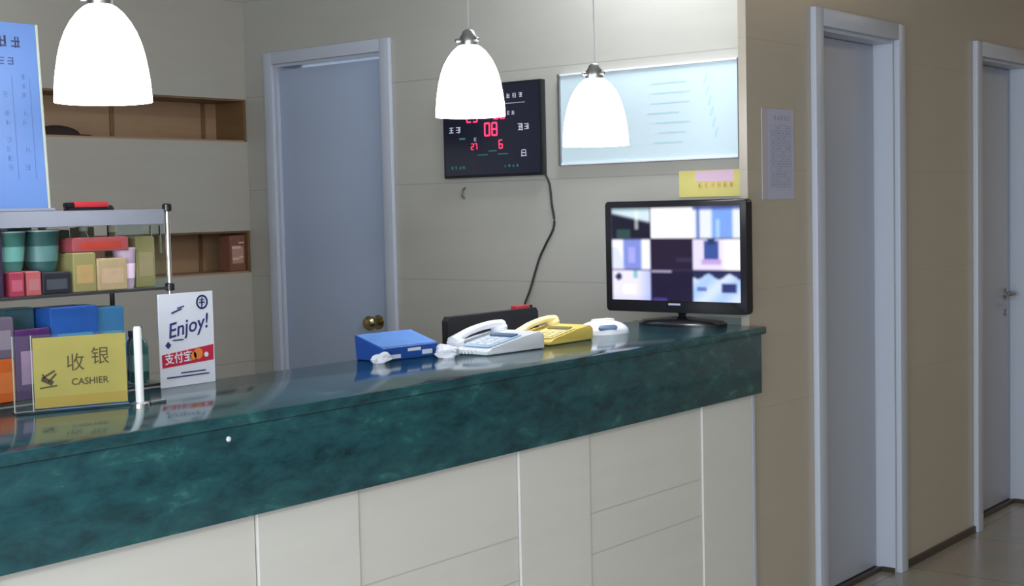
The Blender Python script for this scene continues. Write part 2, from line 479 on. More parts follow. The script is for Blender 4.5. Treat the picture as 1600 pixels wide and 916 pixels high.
# ------------------------------------------------------------ the counter
ct = thing('reception_counter', 'long reception counter with polished green marble top and pale cream panelled front', 'counter', (0, 0, 0))
XL = -4.6
link('countertop', B(XL, .02, -.052, .45, 1.005, 1.03, bev=.009), M['marble'], ct, smooth=True)
link('countertop_end', B(.022, XW-.002, .032, .45, 1.005, 1.03), M['marble'], ct)
link('fascia', B(XL, .0, -.042, -.018, .822, 1.0048, bev=.001), M['marble'], ct, smooth=True)['label'] = 'deep green marble fascia'
link('body', B(XL, -.004, .004, .40, .0, 1.003), M['joint'], ct)
xs = [-.021, -.319, -.888, -1.19, -1.744, -2.032, -2.60, -2.89, -3.46, -3.75, -4.32, -4.6]
for i, (b_, a) in enumerate(zip(xs, xs[1:])):
    wide = i % 2 == 1
    y = -.012 if wide else -.017
    link('front_panel' if wide else 'pilaster', B(a+.002, b_-.002, y, .004, .0, 1.0, bev=.0015), M['body'] if wide else M['body2'], ct)
link('end_strip', B(-.019, -.001, -.017, .004, 0, 1.0, bev=.002), M['casing'], ct)['label'] = 'pale edge strip at the wall'
mk = lathe(bmesh.new(), [(.0055, 0), (.005, .002), (.003, .003)], 16, mtx=Matrix.Translation((-2.117, -.042, 1.0-.017)) @ Matrix.Rotation(PI/2, 4, 'X'))
link('screw_cap', mk, M['white_plastic'], ct, smooth=True)['label'] = 'small white cap on the marble fascia'

dk = thing('staff_desk', 'lower brown work desk behind the marble counter', 'desk', (-3.0, .46, 0))
link('desktop', B(0, 3.1, 0, .52, .72, .75, bev=.003), M['desk'], dk)
link('side_panel', B(0, .03, .01, .5, 0, .72), M['desk'], dk); link('side_panel', B(3.07, 3.1, .01, .5, 0, .72), M['desk'], dk)
link('side_panel', B(1.5, 1.53, .01, .5, 0, .72), M['desk'], dk)

# ------------------------------------------------------------ pendant lamps
shade_m = bpy.data.materials.new('glowing white glass'); shade_m.use_nodes = True
_b = shade_m.node_tree.nodes['Principled BSDF']; _b.inputs['Base Color'].default_value = (.85, .86, .88, 1); _b.inputs['Roughness'].default_value = .25
_b.inputs['Emission Color'].default_value = (.97, .97, 1, 1); _b.inputs['Emission Strength'].default_value = PENDANT_EMIT
def pendant(loc, s, label):
    """loc = centre of the rim"""
    t = thing('pendant_lamp', label, 'lamp', loc, 0, None)
    prof = [(.0975, 0), (.0965, .022), (.0945, .045), (.091, .070), (.0865, .095), (.080, .120), (.071, .143), (.060, .163), (.047, .180), (.034, .192), (.022, .199)]
    inner = [(r-.0035, z) for r, z in prof]
    bm = lathe(bmesh.new(), [(r*s, z*s) for r, z in prof+inner[::-1]], 48, cap=False)
    # close the rim
    sh = link('lamp_shade', bm, shade_m, t, smooth=True); sh['label'] = 'glowing white glass bell shade'
    link('lamp_cap', lathe(bmesh.new(), [(.026*s, .196*s), (.027*s, .204*s), (.026*s, .218*s), (.020*s, .226*s), (.016*s, .236*s), (.006*s, .242*s)], 24), M['steel'], t, smooth=True)
    bm = bmesh.new()
    for a in (0, 2.1, 4.2): lathe(bm, [(.005*s, 0), (.006*s, .004*s), (.006*s, .010*s), (.003*s, .013*s)], 10, mtx=Matrix.Rotation(a+.4, 4, 'Z') @ Matrix.Translation((.026*s, 0, .210*s)) @ Matrix.Rotation(PI/2, 4, 'Y'))
    link('cap_screw', bm, M['steel'], t, smooth=True)
    link('lamp_cord', tube(bmesh.new(), [(0, 0, .240*s), (0, 0, H-loc[2]-.02)], .0022, 8), M['cord_white'], t)
    link('ceiling_rose', lathe(bmesh.new(), [(.012, H-loc[2]-.04), (.045, H-loc[2]-.022), (.05, H-loc[2])], 24), M['steel'], t, smooth=True)
    return t
pendant((-2.168, .247, 1.650), .985, 'glowing white bell lamp nearest the camera, beside the blue price board')
pendant((-.88, .377, 1.675), 1.0, 'glowing white bell lamp hanging in front of the black digital clock')
pendant((-.486, .231, 1.595), 1.0, 'glowing white bell lamp hanging lowest, in front of the whiteboard')
t = thing('ceiling_light', 'square white ceiling light of the reception alcove', 'lamp', (-.06, .42, H))
link('housing', B(-.22, .22, -.22, .22, -.06, 0, bev=.01), M['white_plastic'], t)
link('diffuser', B(-.2, .2, -.2, .2, -.075, -.06, bev=.004), shade_m, t)

# ------------------------------------------------------------ alcove wall: clock, whiteboard, notice
RED = mat('lit red digits', (.3, .0, .02), .5, emit=(1, .03, .10), estr=2.2)
WHT = mat('lit white marks', (.3, .3, .35), .5, emit=(.62, .64, .85), estr=.42)
TEAL = mat('dim teal marks', (.02, .10, .10), .5, emit=(.05, .35, .32), estr=.35)
SEG = {'0': 'abcdef', '1': 'bc', '2': 'abged', '3': 'abgcd', '4': 'fgbc', '5': 'afgcd', '6': 'afgedc', '7': 'abc', '8': 'abcdefg', '9': 'abcdfg'}
def digits(s, x, y, h, gap=None):
    out = []; w = h*.5; t = h*.14
    for i, ch in enumerate(s):
        cx = x+i*(w+h*.28)
        for g in SEG[ch]:
            out.append({'a': (cx, y+h/2, w, t), 'g': (cx, y, w, t), 'd': (cx, y-h/2, w, t), 'f': (cx-w/2, y+h/4, t, h/2), 'b': (cx+w/2, y+h/4, t, h/2),
                        'e': (cx-w/2, y-h/4, t, h/2), 'c': (cx+w/2, y-h/4, t, h/2)}[g])
    return out
# local: origin at lower-left corner as seen; wall looks along -X, image right is -Y
clk = thing('digital_wall_clock', 'black digital wall clock with red figures on the alcove wall', 'clock', (XW, 1.460, 1.536))
CW, CH = .483, .352
link('clock_case', B(-.030, 0, -CW, 0, 0, CH, bev=.004), M['black'], clk, smooth=True)
F = facing('-X', (-.0305, 0, 0))
link('clock_face', B(-.0318, -.030, -CW+.010, -.010, .010, CH-.010), M['navy'], clk)
F = facing('-X', (-.0320, 0, 0))
art('red_digits', digits('25', .135, .232, .040)+digits('08', .27, .238, .040)+digits('08', .225, .180, .046)+digits('27', .150, .118, .022)+digits('6', .29, .122, .030), RED, clk, F)['label'] = 'lit red numerals'
rg = random.Random(3); rc = []
for x, y, s in ((.33, .300, .020), (.36, .300, .020), (.39, .300, .020), (.045, .185, .026), (.080, .185, .026), (.385, .182, .030), (.415, .182, .026), (.33, .236, .016), (.352, .236, .016), (.165, .145, .016), (.40, .085, .030), (.06, .300, .02), (.09, .300, .02), (.12, .3, .02)):
    rc += glyph(x, y, s, rg)
rc += [(.36, .272, .10, .002)]
art('white_marks', rc, WHT, clk, F)['label'] = 'small white characters'
rc = []
for x in (.045, .065, .085, .105, .31, .33, .35, .37): rc += glyph(x, .040, .013, rg)
rc += [(.20, .085, .05, .003), (.25, .098, .04, .003), (.30, .085, .05, .003), (.10, .150, .03, .006)]
art('teal_marks', rc, TEAL, clk, F)
link('wall_hook', tube(bmesh.new(), spline([(-.004, 0, .02), (-.020, 0, .01), (-.022, 0, -.01), (-.010, 0, -.02)], 5), .004, 8), M['steel'], None, smooth=True)
h = bpy.data.objects['wall_hook']; h.location = (XW, 1.376, 1.478); tag(h, 'small grey hook on the wall just below the digital clock', 'hook')
cb = link('clock_cable', tube(bmesh.new(), spline([(XW-.006, .985, 1.545), (XW-.006, .963, 1.50), (XW-.006, .955, 1.43), (XW-.007, .945, 1.35), (XW-.008, .985, 1.28), (XW-.008, 1.02, 1.22), (XW-.02, 1.05, 1.12), (XW-.03, 1.09, 1.0), (XW-.03, 1.10, .78)], 6), .0042, 8), M['cord'], None, smooth=True)
tag(cb, 'thin black cable hanging from the digital clock down the wall', 'cable')

wb = thing('whiteboard', 'glossy white notice board on the alcove wall behind the lowest lamp', 'board', (XW, .90, 1.575))
WW, WH = .735, .315
link('board_panel', B(-.012, 0, -WW, 0, 0, WH, bev=.002), mat('glossy pale blue white board', (.64, .77, .84), .18), wb)
bm = bmesh.new(); box(bm, -.018, 0, -WW-.010, -WW, -.008, WH+.008, bev=.002); box(bm, -.018, 0, 0, .010, -.008, WH+.008, bev=.002)
link('side_frame', bm, M['steel'], wb)
bm = bmesh.new(); box(bm, -.018, 0, -WW, 0, -.008, 0, bev=.002); box(bm, -.018, 0, -WW, 0, WH, WH+.008, bev=.002)
link('rail', bm, M['white_plastic'], wb)
rg = random.Random(5); rc = []
for j in range(7): rc.append((.46+rg.uniform(-.02, .02), .26-j*.034, rg.uniform(.10, .16), .005))
for j in range(6): rc.append((.61+j*.008, .26-j*.036, .008, .034, -.3))
art('faint_marks', rc, mat('faint cyan marker', (.48, .68, .76), .4), wb, facing('-X', (-.0122, 0, 0)), t=.0003)

yn = thing('yellow_notice', 'yellow paper notice with pink lettering on the wall above the monitor', 'notice', (XW, .405, 1.44))
link('sheet', B(-.003, 0, -.26, 0, 0, .09, bev=.0005), mat('yellow paper', (.70, .62, .20), .7, var=.06), yn)
link('pink_patch', B(-.0036, -.003, -.215, -.065, .052, .088), mat('pink paper patch', (.75, .52, .66), .7), yn)
rg = random.Random(9); rc = []
for i in range(6): rc += glyph(.085+.024*i, .040, .016, rg)
art('lettering', rc, mat('orange ink', (.75, .36, .16), .7), yn, facing('-X', (-.0037, 0, 0)))

# notice sheet on the corridor wall
ns = thing('notice_sheet', 'pale lavender notice sheet taped to the wall beside the narrow doorway', 'notice', (.092, 0, 1.425))
link('paper', B(0, .215, -.002, 0, 0, .29, bev=.0004), mat('pale lavender paper', (.44, .44, .56), .7), ns)
link('margin', B(.0, .035, -.0026, -.002, 0, .29), mat('pinkish paper margin', (.44, .40, .45), .7), ns)
rg = random.Random(11); rc = []
for i in range(5): rc += glyph(.085+.022*i, .262, .016, rg)
for j in range(13): rc.append((.122, .238-j*.0165, .135, .0016))
for j in range(5): rc.append((.055+j*.034, .138, .0012, .20))
for j in range(12):
    for i in range(4):
        if rg.random() < .75: rc.append((.072+i*.034, .230-j*.0165, rg.uniform(.012, .024), .005))
art('printed_table', rc, mat('faint violet print', (.33, .335, .48), .7), ns, facing('-Y', (0, -.0027, 0)))

# ------------------------------------------------------------ surveillance monitor
mn = thing('computer_monitor', 'black widescreen monitor showing nine camera views at the counter end', 'monitor', (-.045, .218, 1.03), 0)
mw, mz0, mz1 = .525, .042, .400
bm = bmesh.new(); prism(bm, rrect(mw, mz1-mz0, .012, cx=0, cy=(mz0+mz1)/2), -.045, -.010, 'X', bev=.002)
link('housing', bm, M['black'], mn, smooth=True)
bm = bmesh.new(); prism(bm, rrect(mw*.72, (mz1-mz0)*.7, .03, cx=0, cy=(mz0+mz1)/2), -.012, .012, 'X', bev=.006)
link('rear_cover', bm, M['black_matt'], mn, smooth=True)
link('neck', tube(bmesh.new(), [(.0, 0, .012), (.0, 0, .05), (.006, 0, .13)], .03, 20, flat=.5), M['black'], mn, smooth=True)
bm = bmesh.new(); lathe(bm, [(.165, 0), (.165, .008), (.150, .016), (.06, .022), (.03, .028)], 40, mtx=Matrix.Diagonal((.55, .95, 1, 1)))
link('base', bm, M['black'], mn, smooth=True)
link('logo', B(-.0462, -.045, -.022, .022, .066, .072), M['grey_ink'], mn)
# the picture: a grid of coloured cells
def lin(c): return tuple((v/255)**2.2 for v in c)
def mixc(a, b, t): return tuple(a[i]*(1-t)+b[i]*t for i in range(3))
def sm(a, b, x): x = max(0, min(1, (x-a)/(b-a))); return x*x*(3-2*x)
def cctv(u, v):
    """u right, v down, 0..1"""
    ci = 0 if u < .318 else (1 if u < .645 else 2); cj = 0 if v < .335 else (1 if v < .665 else 2)
    x = (u-(0, .318, .645)[ci])/(.318, .327, .355)[ci]; y = (v-(0, .335, .665)[cj])/(.335, .33, .335)[cj]
    dk_, bl, wh = (22, 20, 42), (120, 160, 235), (240, 240, 255)
    if x < .02 or y < .03: return (50, 45, 75)
    if (ci, cj) == (0, 0):
        k = sm(-.06, .06, y-(.18+.32*x)); c = mixc((205, 225, 235), dk_, k)
        if .62 < x < .70 and y < .7: c = mixc(c, (235, 245, 235), .6)
        if y > .72 and .15 < x < .5: c = mixc(c, (60, 110, 90), .6)
        if y < .12: c = mixc(c, (120, 150, 150), .5)
        return c
    if (ci, cj) == (1, 0): return mixc((252, 252, 255), (215, 235, 215), .5*math.exp(-((x-.6)**2+(y-.35)**2)*14))
    if (ci, cj) == (2, 0):
        c = mixc((225, 232, 250), bl, sm(.38, .46, x)*(1-sm(.82, .88, x)))
        if .10 < x < .16: c = (110, 130, 190)
        if y < .14: c = mixc(c, (60, 80, 150), .7)
        if .5 < x < .58 and y > .4: c = (165, 200, 245)
        return c
    if (ci, cj) == (0, 1):
        c = mixc(wh, (125, 140, 215), sm(.28, .34, x)*(1-sm(.74, .8, x)))
        if .45 < x < .62 and .3 < y < .8: c = (160, 165, 245)
        if x < .1+.25*y and y > .3: c = mixc(c, (190, 205, 225), .5)
        return c
    if ci == 1:
        c = (34, 20, 48) if cj == 1 else (26, 16, 50)
        if cj == 2 and y < .08 and x < .5: c = (200, 190, 220)
        if cj == 1 and .6 < x and .62 < y < .75: c = (52, 44, 72)
        if cj == 2 and y > .9 and .05 < x < .4: c = (70, 60, 130)
        return c
    if (ci, cj) == (2, 1):
        c = mixc((225, 215, 250), (250, 250, 255), sm(.55, .8, x))
        if .24 < x < .56 and .08 < y < .66: c = (58, 82, 150)
        if .32 < x < .48 and .0 < y < .22: c = (35, 60, 110)
        if .2 < x < .6 and .66 < y < .82: c = (190, 160, 220)
        return c
    if (ci, cj) == (0, 2):
        c = mixc((230, 225, 250), (150, 170, 240), sm(.6, 1, x)*.6+sm(.75, 1, y)*.2)
        if math.hypot(x-.18, (y-.25)*.8) < .09: c = (50, 50, 90)
        if .3 < x < .6 and .5 < y < .8: c = (255, 245, 235)
        if .55 < x < .66 and y < .3: c = (140, 190, 200)
        return c
    c = mixc((165, 195, 245), (205, 220, 255), .5+.5*math.sin(9*x+6*y))
    if y < .22+.08*math.sin(14*x): c = (36, 42, 80)
    if .62 < x < .92 and .42 < y < .72: c = (44, 54, 110)
    if .1 < x < .3 and .55 < y < .65: c = (90, 110, 180)
    return c
NU, NV = 108, 72; sw, s0, s1 = .480, .080, .380
bm = bmesh.new(); vv = [[bm.verts.new((-.0456, sw/2-sw*i/NU, s1-(s1-s0)*j/NV)) for i in range(NU+1)] for j in range(NV+1)]
for j in range(NV):
    for i in range(NU): bm.faces.new((vv[j][i], vv[j+1][i], vv[j+1][i+1], vv[j][i+1]))
scr = link('screen', bm, attr_mat('lit screen picture', .95), mn)
ca = scr.data.color_attributes.new('Col', 'FLOAT_COLOR', 'CORNER')
vals = []
G = [[lin(cctv((i+.5)/NU, (j+.5)/NV)) for i in range(NU)] for j in range(NV)]
def soft(i, j):
    acc = [0, 0, 0]; n = 0
    for a in (-1, 0, 1):
        for b in (-1, 0, 1):
            if 0 <= i+a < NU and 0 <= j+b < NV:
                w_ = (2-abs(a))*(2-abs(b)); n += w_
                for k in range(3): acc[k] += G[j+b][i+a][k]*w_
    return tuple(q/n for q in acc)
for p in scr.data.polygons:
    c_ = p.center; u = (sw/2-c_.y)/sw; v = (s1-c_.z)/(s1-s0); cc = soft(min(NU-1, int(u*NU)), min(NV-1, int(v*NV)))
    for _ in p.loop_indices: vals += [*cc, 1]
ca.data.foreach_set('color', vals)
scr['label'] = 'screen divided into nine camera pictures'

# ------------------------------------------------------------ telephones
def telephone(label, loc, rz, s, mb, mp, mk_, md, handset_m):
    """local +X = towards the rear (high) side, +Y = handset side"""
    t = thing('desk_telephone', label, 'telephone', loc, rz)
    bm = bmesh.new()
    prism(bm, [(-.125*s, .0), (.125*s, .0), (.125*s, .040*s), (.105*s, .052*s), (.02*s, .040*s), (-.10*s, .020*s), (-.125*s, .012*s)], -.085*s, .095*s, 'Y', bev=.006*s)
    link('body', bm, mb, t, smooth=True)
    sl = math.atan2(.020*s, .12*s)
    P = Matrix.Translation((-.04*s, -.02*s, .0315*s)) @ Matrix.Rotation(-sl, 4, 'Y')
    link('face_plate', box(bmesh.new(), -.065*s, .075*s, -.055*s, .050*s, 0, .003*s, bev=.001*s, mtx=P), mp, t)
    bm = bmesh.new()
    for i in range(4):
        for j in range(3): box(bm, (-.055+.022*i)*s, (-.040+.022*i)*s, (-.048+.030*j)*s, (-.026+.030*j)*s, .003*s, .007*s, bev=.0012*s, mtx=P)
    link('keypad', bm, mk_, t)
    link('display', box(bmesh.new(), .042*s, .068*s, -.048*s, .042*s, .003*s, .008*s, bev=.001*s, mtx=P), md, t)['label'] = 'dark display strip'
    # handset: arched bar with two rounded ends
    pts = spline([(-.112*s, 0, 0), (-.085*s, 0, .008*s), (-.04*s, 0, .016*s), (.02*s, 0, .018*s), (.07*s, 0, .014*s), (.102*s, 0, .004*s)], 6)
    n = len(pts); rad = [(.015+.009*abs(2*i/(n-1)-1)**3)*s*(1 if 0 < i < n-1 else .55) for i in range(n)]
    bm = tube(bmesh.new(), pts, 0, 14, radii=rad, flat=.75)
    for cx, cz in ((-.100, -.004), (.090, -.002)): lathe(bm, [(.016*s, -.016*s), (.024*s, -.010*s), (.026*s, .004*s), (.018*s, .014*s)], 20, (cx*s, 0, cz*s))
    bmesh.ops.transform(bm, matrix=Matrix.Translation((0, .066*s, .046*s)) @ Matrix.Rotation(-.14, 4, 'Y'), verts=bm.verts)
    link('handset', bm, handset_m, t, smooth=True)
    pts = []
    for k in range(90):
        a = k*.95; q = k/89
        pts.append((-.115*s-.03*s*math.sin(q*PI), (.07-.12*q)*s, .008+.005*math.sin(a)+.02*s*(1-q)**6))
    link('coiled_cord', tube(bmesh.new(), pts, .0022*s, 6), handset_m, t, smooth=True)
    return t
telephone('white desk telephone with pale blue face beside the black screen', (-.935, .262, 1.03), -.06, .93, M['white_plastic'], M['ice'], M['white_plastic'], M['ice_dark'], M['white_plastic'])
telephone('yellow desk telephone between the white telephone and the small white device', (-.66, .275, 1.03), .0, .84, M['yellow'], M['cream_plastic'], M['cream_plastic'], M['olive'], M['cream_plastic'])

dv = thing('charging_cradle', 'small rounded white desk device with a dark slot, right of the yellow telephone', 'device', (-.385, .290, 1.03), -.15)
bm = bmesh.new()
bmesh.ops.create_uvsphere(bm, u_segments=32, v_segments=16, radius=1)
bmesh.ops.transform(bm, matrix=Matrix.Diagonal((.085, .075, .036, 1)), verts=bm.verts)
bmesh.ops.bisect_plane(bm, geom=bm.verts[:]+bm.edges[:]+bm.faces[:], plane_co=(0, 0, 0), plane_no=(0, 0, -1), clear_outer=True)
for v in bm.verts: v.co.z = v.co.z*1.0 + (.004 if v.co.z > 0 else 0); v.co.z *= (1-.25*(v.co.x+.085)/.17*0)
bmesh.ops.holes_fill(bm, edges=bm.edges)
link('body', bm, M['white_plastic'], dv, smooth=True)
bm = bmesh.new(); prism(bm, rrect(.060, .016, .0078), -.004, .004, 'X', bev=.001)
bmesh.ops.transform(bm, matrix=Matrix.Translation((-.036, -.056, .021)) @ Matrix.Rotation(1.16, 4, 'Z') @ Matrix.Rotation(.72, 4, 'Y'), verts=bm.verts)
link('slot', bm, M['ice_dark'], dv, smooth=True)['label'] = 'dark blue oval slot'
bm = bmesh.new(); box(bm, -.030, .045, -.010, .024, .030, .043, bev=.006); link('receiver', bm, M['white_plastic'], dv, smooth=True)

# black staff screen behind the counter
sm_ = thing('staff_monitor', 'black computer monitor low behind the counter, its top edge above the telephones', 'monitor', (-.655, .505, .75), 0)
bm = bmesh.new(); prism(bm, [(-.212, .05), (.212, .05), (.212, .345), (.202, .358), (-.202, .358), (-.212, .345)], -.012, .012, 'Y', bev=.002)
link('housing', bm, M['black_matt'], sm_)
bm = bmesh.new(); prism(bm, rrect(.30, .20, .03, cy=.19), -.03, -.012, 'Y', bev=.004); link('rear_cover', bm, M['black_matt'], sm_)
link('screen', B(-.20, .20, .012, .014, .065, .325), M['navy'], sm_)
link('neck', B(-.03, .03, -.012, .010, .008, .10, bev=.004), M['black_matt'], sm_)
link('base', B(-.11, .11, -.08, .09, 0, .010, bev=.004), M['black_matt'], sm_)
rt = thing('red_tag', 'small red label tag lying on top of the black screen behind the telephones', 'tag', (-.515, .505, 1.108))
link('tag_body', B(-.035, .035, -.009, .012, 0, .010, bev=.002), M['red'], rt); link('tag_end', B(.035, .048, -.009, .012, 0, .009, bev=.002), M['black'], rt)

# blue tissue box with crumpled white paper
bxm = thing('tissue_box', 'blue tissue box lying at the back edge of the counter', 'box', (-1.195, .385, 1.03), -.10)
bm = bmesh.new()
prism(bm, [(-.052, 0), (.052, 0), (.058, .064), (-.054, .034)], -.095, .100, 'X', bev=.003); link('carton', bm, mat('royal blue carton', (.012, .07, .34), .4, var=.15), bxm)
bm = bmesh.new(); box(bm, -.092, .097, -.052, .056, .0, .0015, mtx=Matrix.Translation((0, 0, .0487)) @ Matrix.Rotation(.262, 4, 'X')); link('lid_print', bm, mat('light blue print', (.10, .27, .70), .4, var=.2, scale=20), bxm)
art('white_print', [(-.060, .010, .055, .010), (.015, .024, .045, .008), (.06, .014, .035, .012)], M['paper'], bxm, facing('-Y', (0, -.0535, 0)), t=.0012)
def crumple(label, loc, sx, sy, sz, seed):
    bm = bmesh.new(); bmesh.ops.create_icosphere(bm, subdivisions=4, radius=1)
    rg = random.Random(seed); dirs = [(Vector((rg.gauss(0, 1), rg.gauss(0, 1), rg.gauss(0, 1))).normalized(), rg.uniform(-.36, .36)) for _ in range(60)]
    for v in bm.verts:
        n = v.co.normalized(); f = 1+sum(a*max(0, n.dot(d)-.8)/.2 for d, a in dirs)
        v.co = Vector((n.x*sx*f, n.y*sy*f, max(-sz*.55, n.z*sz*f)+sz*.55))
    bm.transform(Matrix.Translation((0, 0, 0)))
    o = link('crumpled_tissue', bm, M['paper']); o.location = loc
    o.data.polygons.foreach_set('use_smooth', [False]*len(o.data.polygons))
    return tag(o, label, 'tissue')
crumple('crumpled white tissue lying against the right end of the blue box', (-1.125, .275, 1.03), .034, .022, .016, 4)
crumple('flat crumpled white tissue nearest the white telephone', (-1.083, .360, 1.03), .020, .018, .014, 8)
crumple('small crumpled white tissue under the left end of the blue box', (-1.312, .335, 1.03), .028, .016, .013, 15)

# ------------------------------------------------------------ signs on the counter
sg = thing('acrylic_sign', 'clear acrylic stand holding a yellow cashier sign', 'sign', (-2.337, .347, 1.03), -math.atan2(.082, .211))
L_ = .228; hh = .150
link('clear_panel', B(0, L_, -.003, .003, .004, hh+.006, bev=.001), M['clear'], sg)
link('clear_foot', B(0, L_, -.035, .030, 0, .004, bev=.001), M['clear'], sg)
bm = bmesh.new()
for x in (.0, .036): box(bm, x, x+.0022, -.0045, -.0030, .004, hh+.006)
box(bm, 0, L_, -.0055, -.0035, .002, .0045); 
link('polished_edge', bm, mat('bright acrylic edge', (.42, .44, .38), .25), sg)
link('yellow_insert', B(.040, L_-.003, -.0055, -.0032, .008, hh, bev=.0003), mat('mustard yellow card', (.40, .34, .085), .5, var=.12, scale=14), sg)['label'] = 'mustard yellow card'
inkb = mat('dark brown lettering', (.07, .055, .02), .6)
F = facing('-Y', (0, -.0056, 0))
text_mesh('lettering', '收', .038, inkb, sg, F @ Matrix.Translation((.122, .094, 0)))
text_mesh('lettering', '银', .038, inkb, sg, F @ Matrix.Translation((.172, .104, 0)))
text_mesh('lettering', 'CASHIER', .019, inkb, sg, F @ Matrix.Translation((.150, .056, 0)), bold=.0003)
art('emblem', [(.068, .075, .030, .004, .5), (.066, .062, .024, .010, -.5), (.076, .068, .022, .004, .8), (.060, .072, .012, .003, -.9), (.068, .050, .034, .003, .1)], inkb, sg, F)
link('orange_band', B(.041, L_-.004, -.0060, -.0056, .010, .030), mat('ochre band', (.40, .29, .06), .5), sg)
ps = thing('sign_post', 'short glossy white post standing at the right end of the yellow sign', 'post', (-2.120, .232, 1.03))
link('rod', lathe(bmesh.new(), [(.0085, .006), (.0085, .158), (.0065, .163)], 20), mat('glossy white enamel', (.85, .86, .88), .15), ps, smooth=True)
link('foot', lathe(bmesh.new(), [(.020, 0), (.020, .004), (.010, .008)], 24), M['chrome'], ps, smooth=True)
link('foot_tab', B(.022, .060, -.010, .010, 0, .006, bev=.002), M['chrome'], ps)

cs = thing('card_stand', 'white upright card with blue brush lettering and a red band', 'sign', (-1.930, .415, 1.03), 0)
link('card', B(0, .153, -.002, .002, 0, .212, bev=.0005), M['paper'], cs)
link('back_strut', prism(bmesh.new(), [(.002, .0), (.034, .0), (.002, .13)], .06, .09, 'X'), M['paper'], cs)
link('red_band', prism(bmesh.new(), [(.004, .045), (.149, .052), (.150, .088), (.004, .075)], -.0026, -.002, 'Y'), mat('crimson print', (.55, .02, .06), .5), cs)
F = facing('-Y', (0, -.0027, 0))
blue_ink = mat('dark blue brush ink', (.03, .04, .16), .6)
text_mesh('brush_lettering', 'Enjoy!', .047, blue_ink, cs, F @ Matrix.Translation((.078, .134, 0)) @ Matrix.Rotation(.16, 4, 'Z'), shear=.25, bold=.0005)
art('small_print', [(.048, .172, .03, .004, .3), (.060, .180, .02, .003, .2), (.022, .096, .012, .012, .78), (.12, .182, .003, .020), (.075, .022, .12, .003), (.09, .030, .07, .003), (.05, .106, .03, .003)], blue_ink, cs, F)
bm = bmesh.new(); lathe(bm, [(.0165, 0), (.0165, .0004)], 28); lathe(bm, [(.0165, 0), (.0165, .0004)], 6)
bm.free(); bm = bmesh.new()
for k in range(28):
    a = 2*PI*k/28; box(bm, -.0021, .0021, -.0025, .0025, 0, .0005, mtx=Matrix.Translation((.121+.0145*math.cos(a), .188+.0145*math.sin(a), 0)) @ Matrix.Rotation(a, 4, 'Z'))
box(bm, .1125, .1295, .1855, .1885, 0, .0005); box(bm, .1195, .1225, .178, .199, 0, .0005); box(bm, .1135, .1285, .192, .1945, 0, .0005)
bmesh.ops.transform(bm, matrix=F, verts=bm.verts); link('round_emblem', bm, blue_ink, cs)
text_mesh('white_lettering', '支付宝', .026, M['paper'], cs, facing('-Y', (0, -.0030, 0)) @ Matrix.Translation((.050, .064, 0)) @ Matrix.Rotation(.05, 4, 'Z'), bold=.0004)
bm = bmesh.new(); lathe(bm, [(.013, 0), (.013, .0005)], 20, (.105, .070, 0)); lathe(bm, [(.010, 0), (.010, .0005)], 20, (.090, .066, 0))
bmesh.ops.transform(bm, matrix=facing('-Y', (0, -.0028, 0)), verts=bm.verts); link('orange_spot', bm, mat('orange print', (.80, .24, .05), .5), cs)
bm = bmesh.new(); lathe(bm, [(.006, 0), (.006, .0005)], 16, (.128, .066, 0)); bmesh.ops.transform(bm, matrix=facing('-Y', (0, -.0031, 0)), verts=bm.verts); link('white_spot', bm, M['paper'], cs)

# ------------------------------------------------------------ display rack behind the counter
RX0, RX1, RY0, RY1 = -2.80, -1.850, .475, .700
rk = thing('display_rack', 'clear acrylic snack display rack with chrome posts behind the counter', 'rack', (RX0, RY0, .75))
rw, rd = RX1-RX0, RY1-RY0
Z1, Z2, Z3, ZT = 1.255-.75, 1.035-.75, .02, 1.432-.75
for x, y in ((rw, 0), (rw, rd), (0, 0), (0, rd), (rw*.5, rd)):
    p = link('post', lathe(bmesh.new(), [(.006, 0), (.006, ZT+.004)], 14, (x, y, 0)), M['chrome'] if y == 0 else M['black'], rk, smooth=True)
    bm = bmesh.new()
    for z in (ZT-.004, Z1-.010): lathe(bm, [(.006, z), (.011, z+.002), (.011, z+.016), (.006, z+.019)], 16, (x, y, 0))
    link('corner_knob', bm, M['black'], p, smooth=True)
link('top_shelf', B(.012, rw-.012, .008, rd-.008, ZT-.005, ZT, bev=.001), M['frost'], rk)
link('header_strip', B(.012, rw-.010, -.003, .001, ZT-.032, ZT+.002, bev=.001), M['frost'], rk)
link('shelf', B(.008, rw-.008, .004, rd-.004, Z1-.005, Z1, bev=.001), M['clear'], rk)
link('shelf', B(.008, rw-.008, .004, rd-.004, Z2-.005, Z2, bev=.001), M['clear'], rk)
link('shelf', B(.008, rw-.008, .004, rd-.004, Z3-.005, Z3, bev=.001), M['clear'], rk)
bm = bmesh.new()
for z in (Z1, Z2): box(bm, .006, rw-.006, -.002, .002, z-.006, z)
link('shelf_edge', bm, mat('dark rail metal', (.09, .09, .10), .35, metal=.6), rk)
link('side_glass', B(rw-.004, rw-.001, .012, rd-.012, Z1, ZT-.006), M['clear'], rk)
bm = bmesh.new()
for y in (.02, .055): box(bm, rw-.006, rw-.004, y, y+.006, ZT-.10, ZT-.035)
link('glass_reflection', bm, M['chrome'], rk)  # double white reflection on the side glass, modelled as two chrome strips

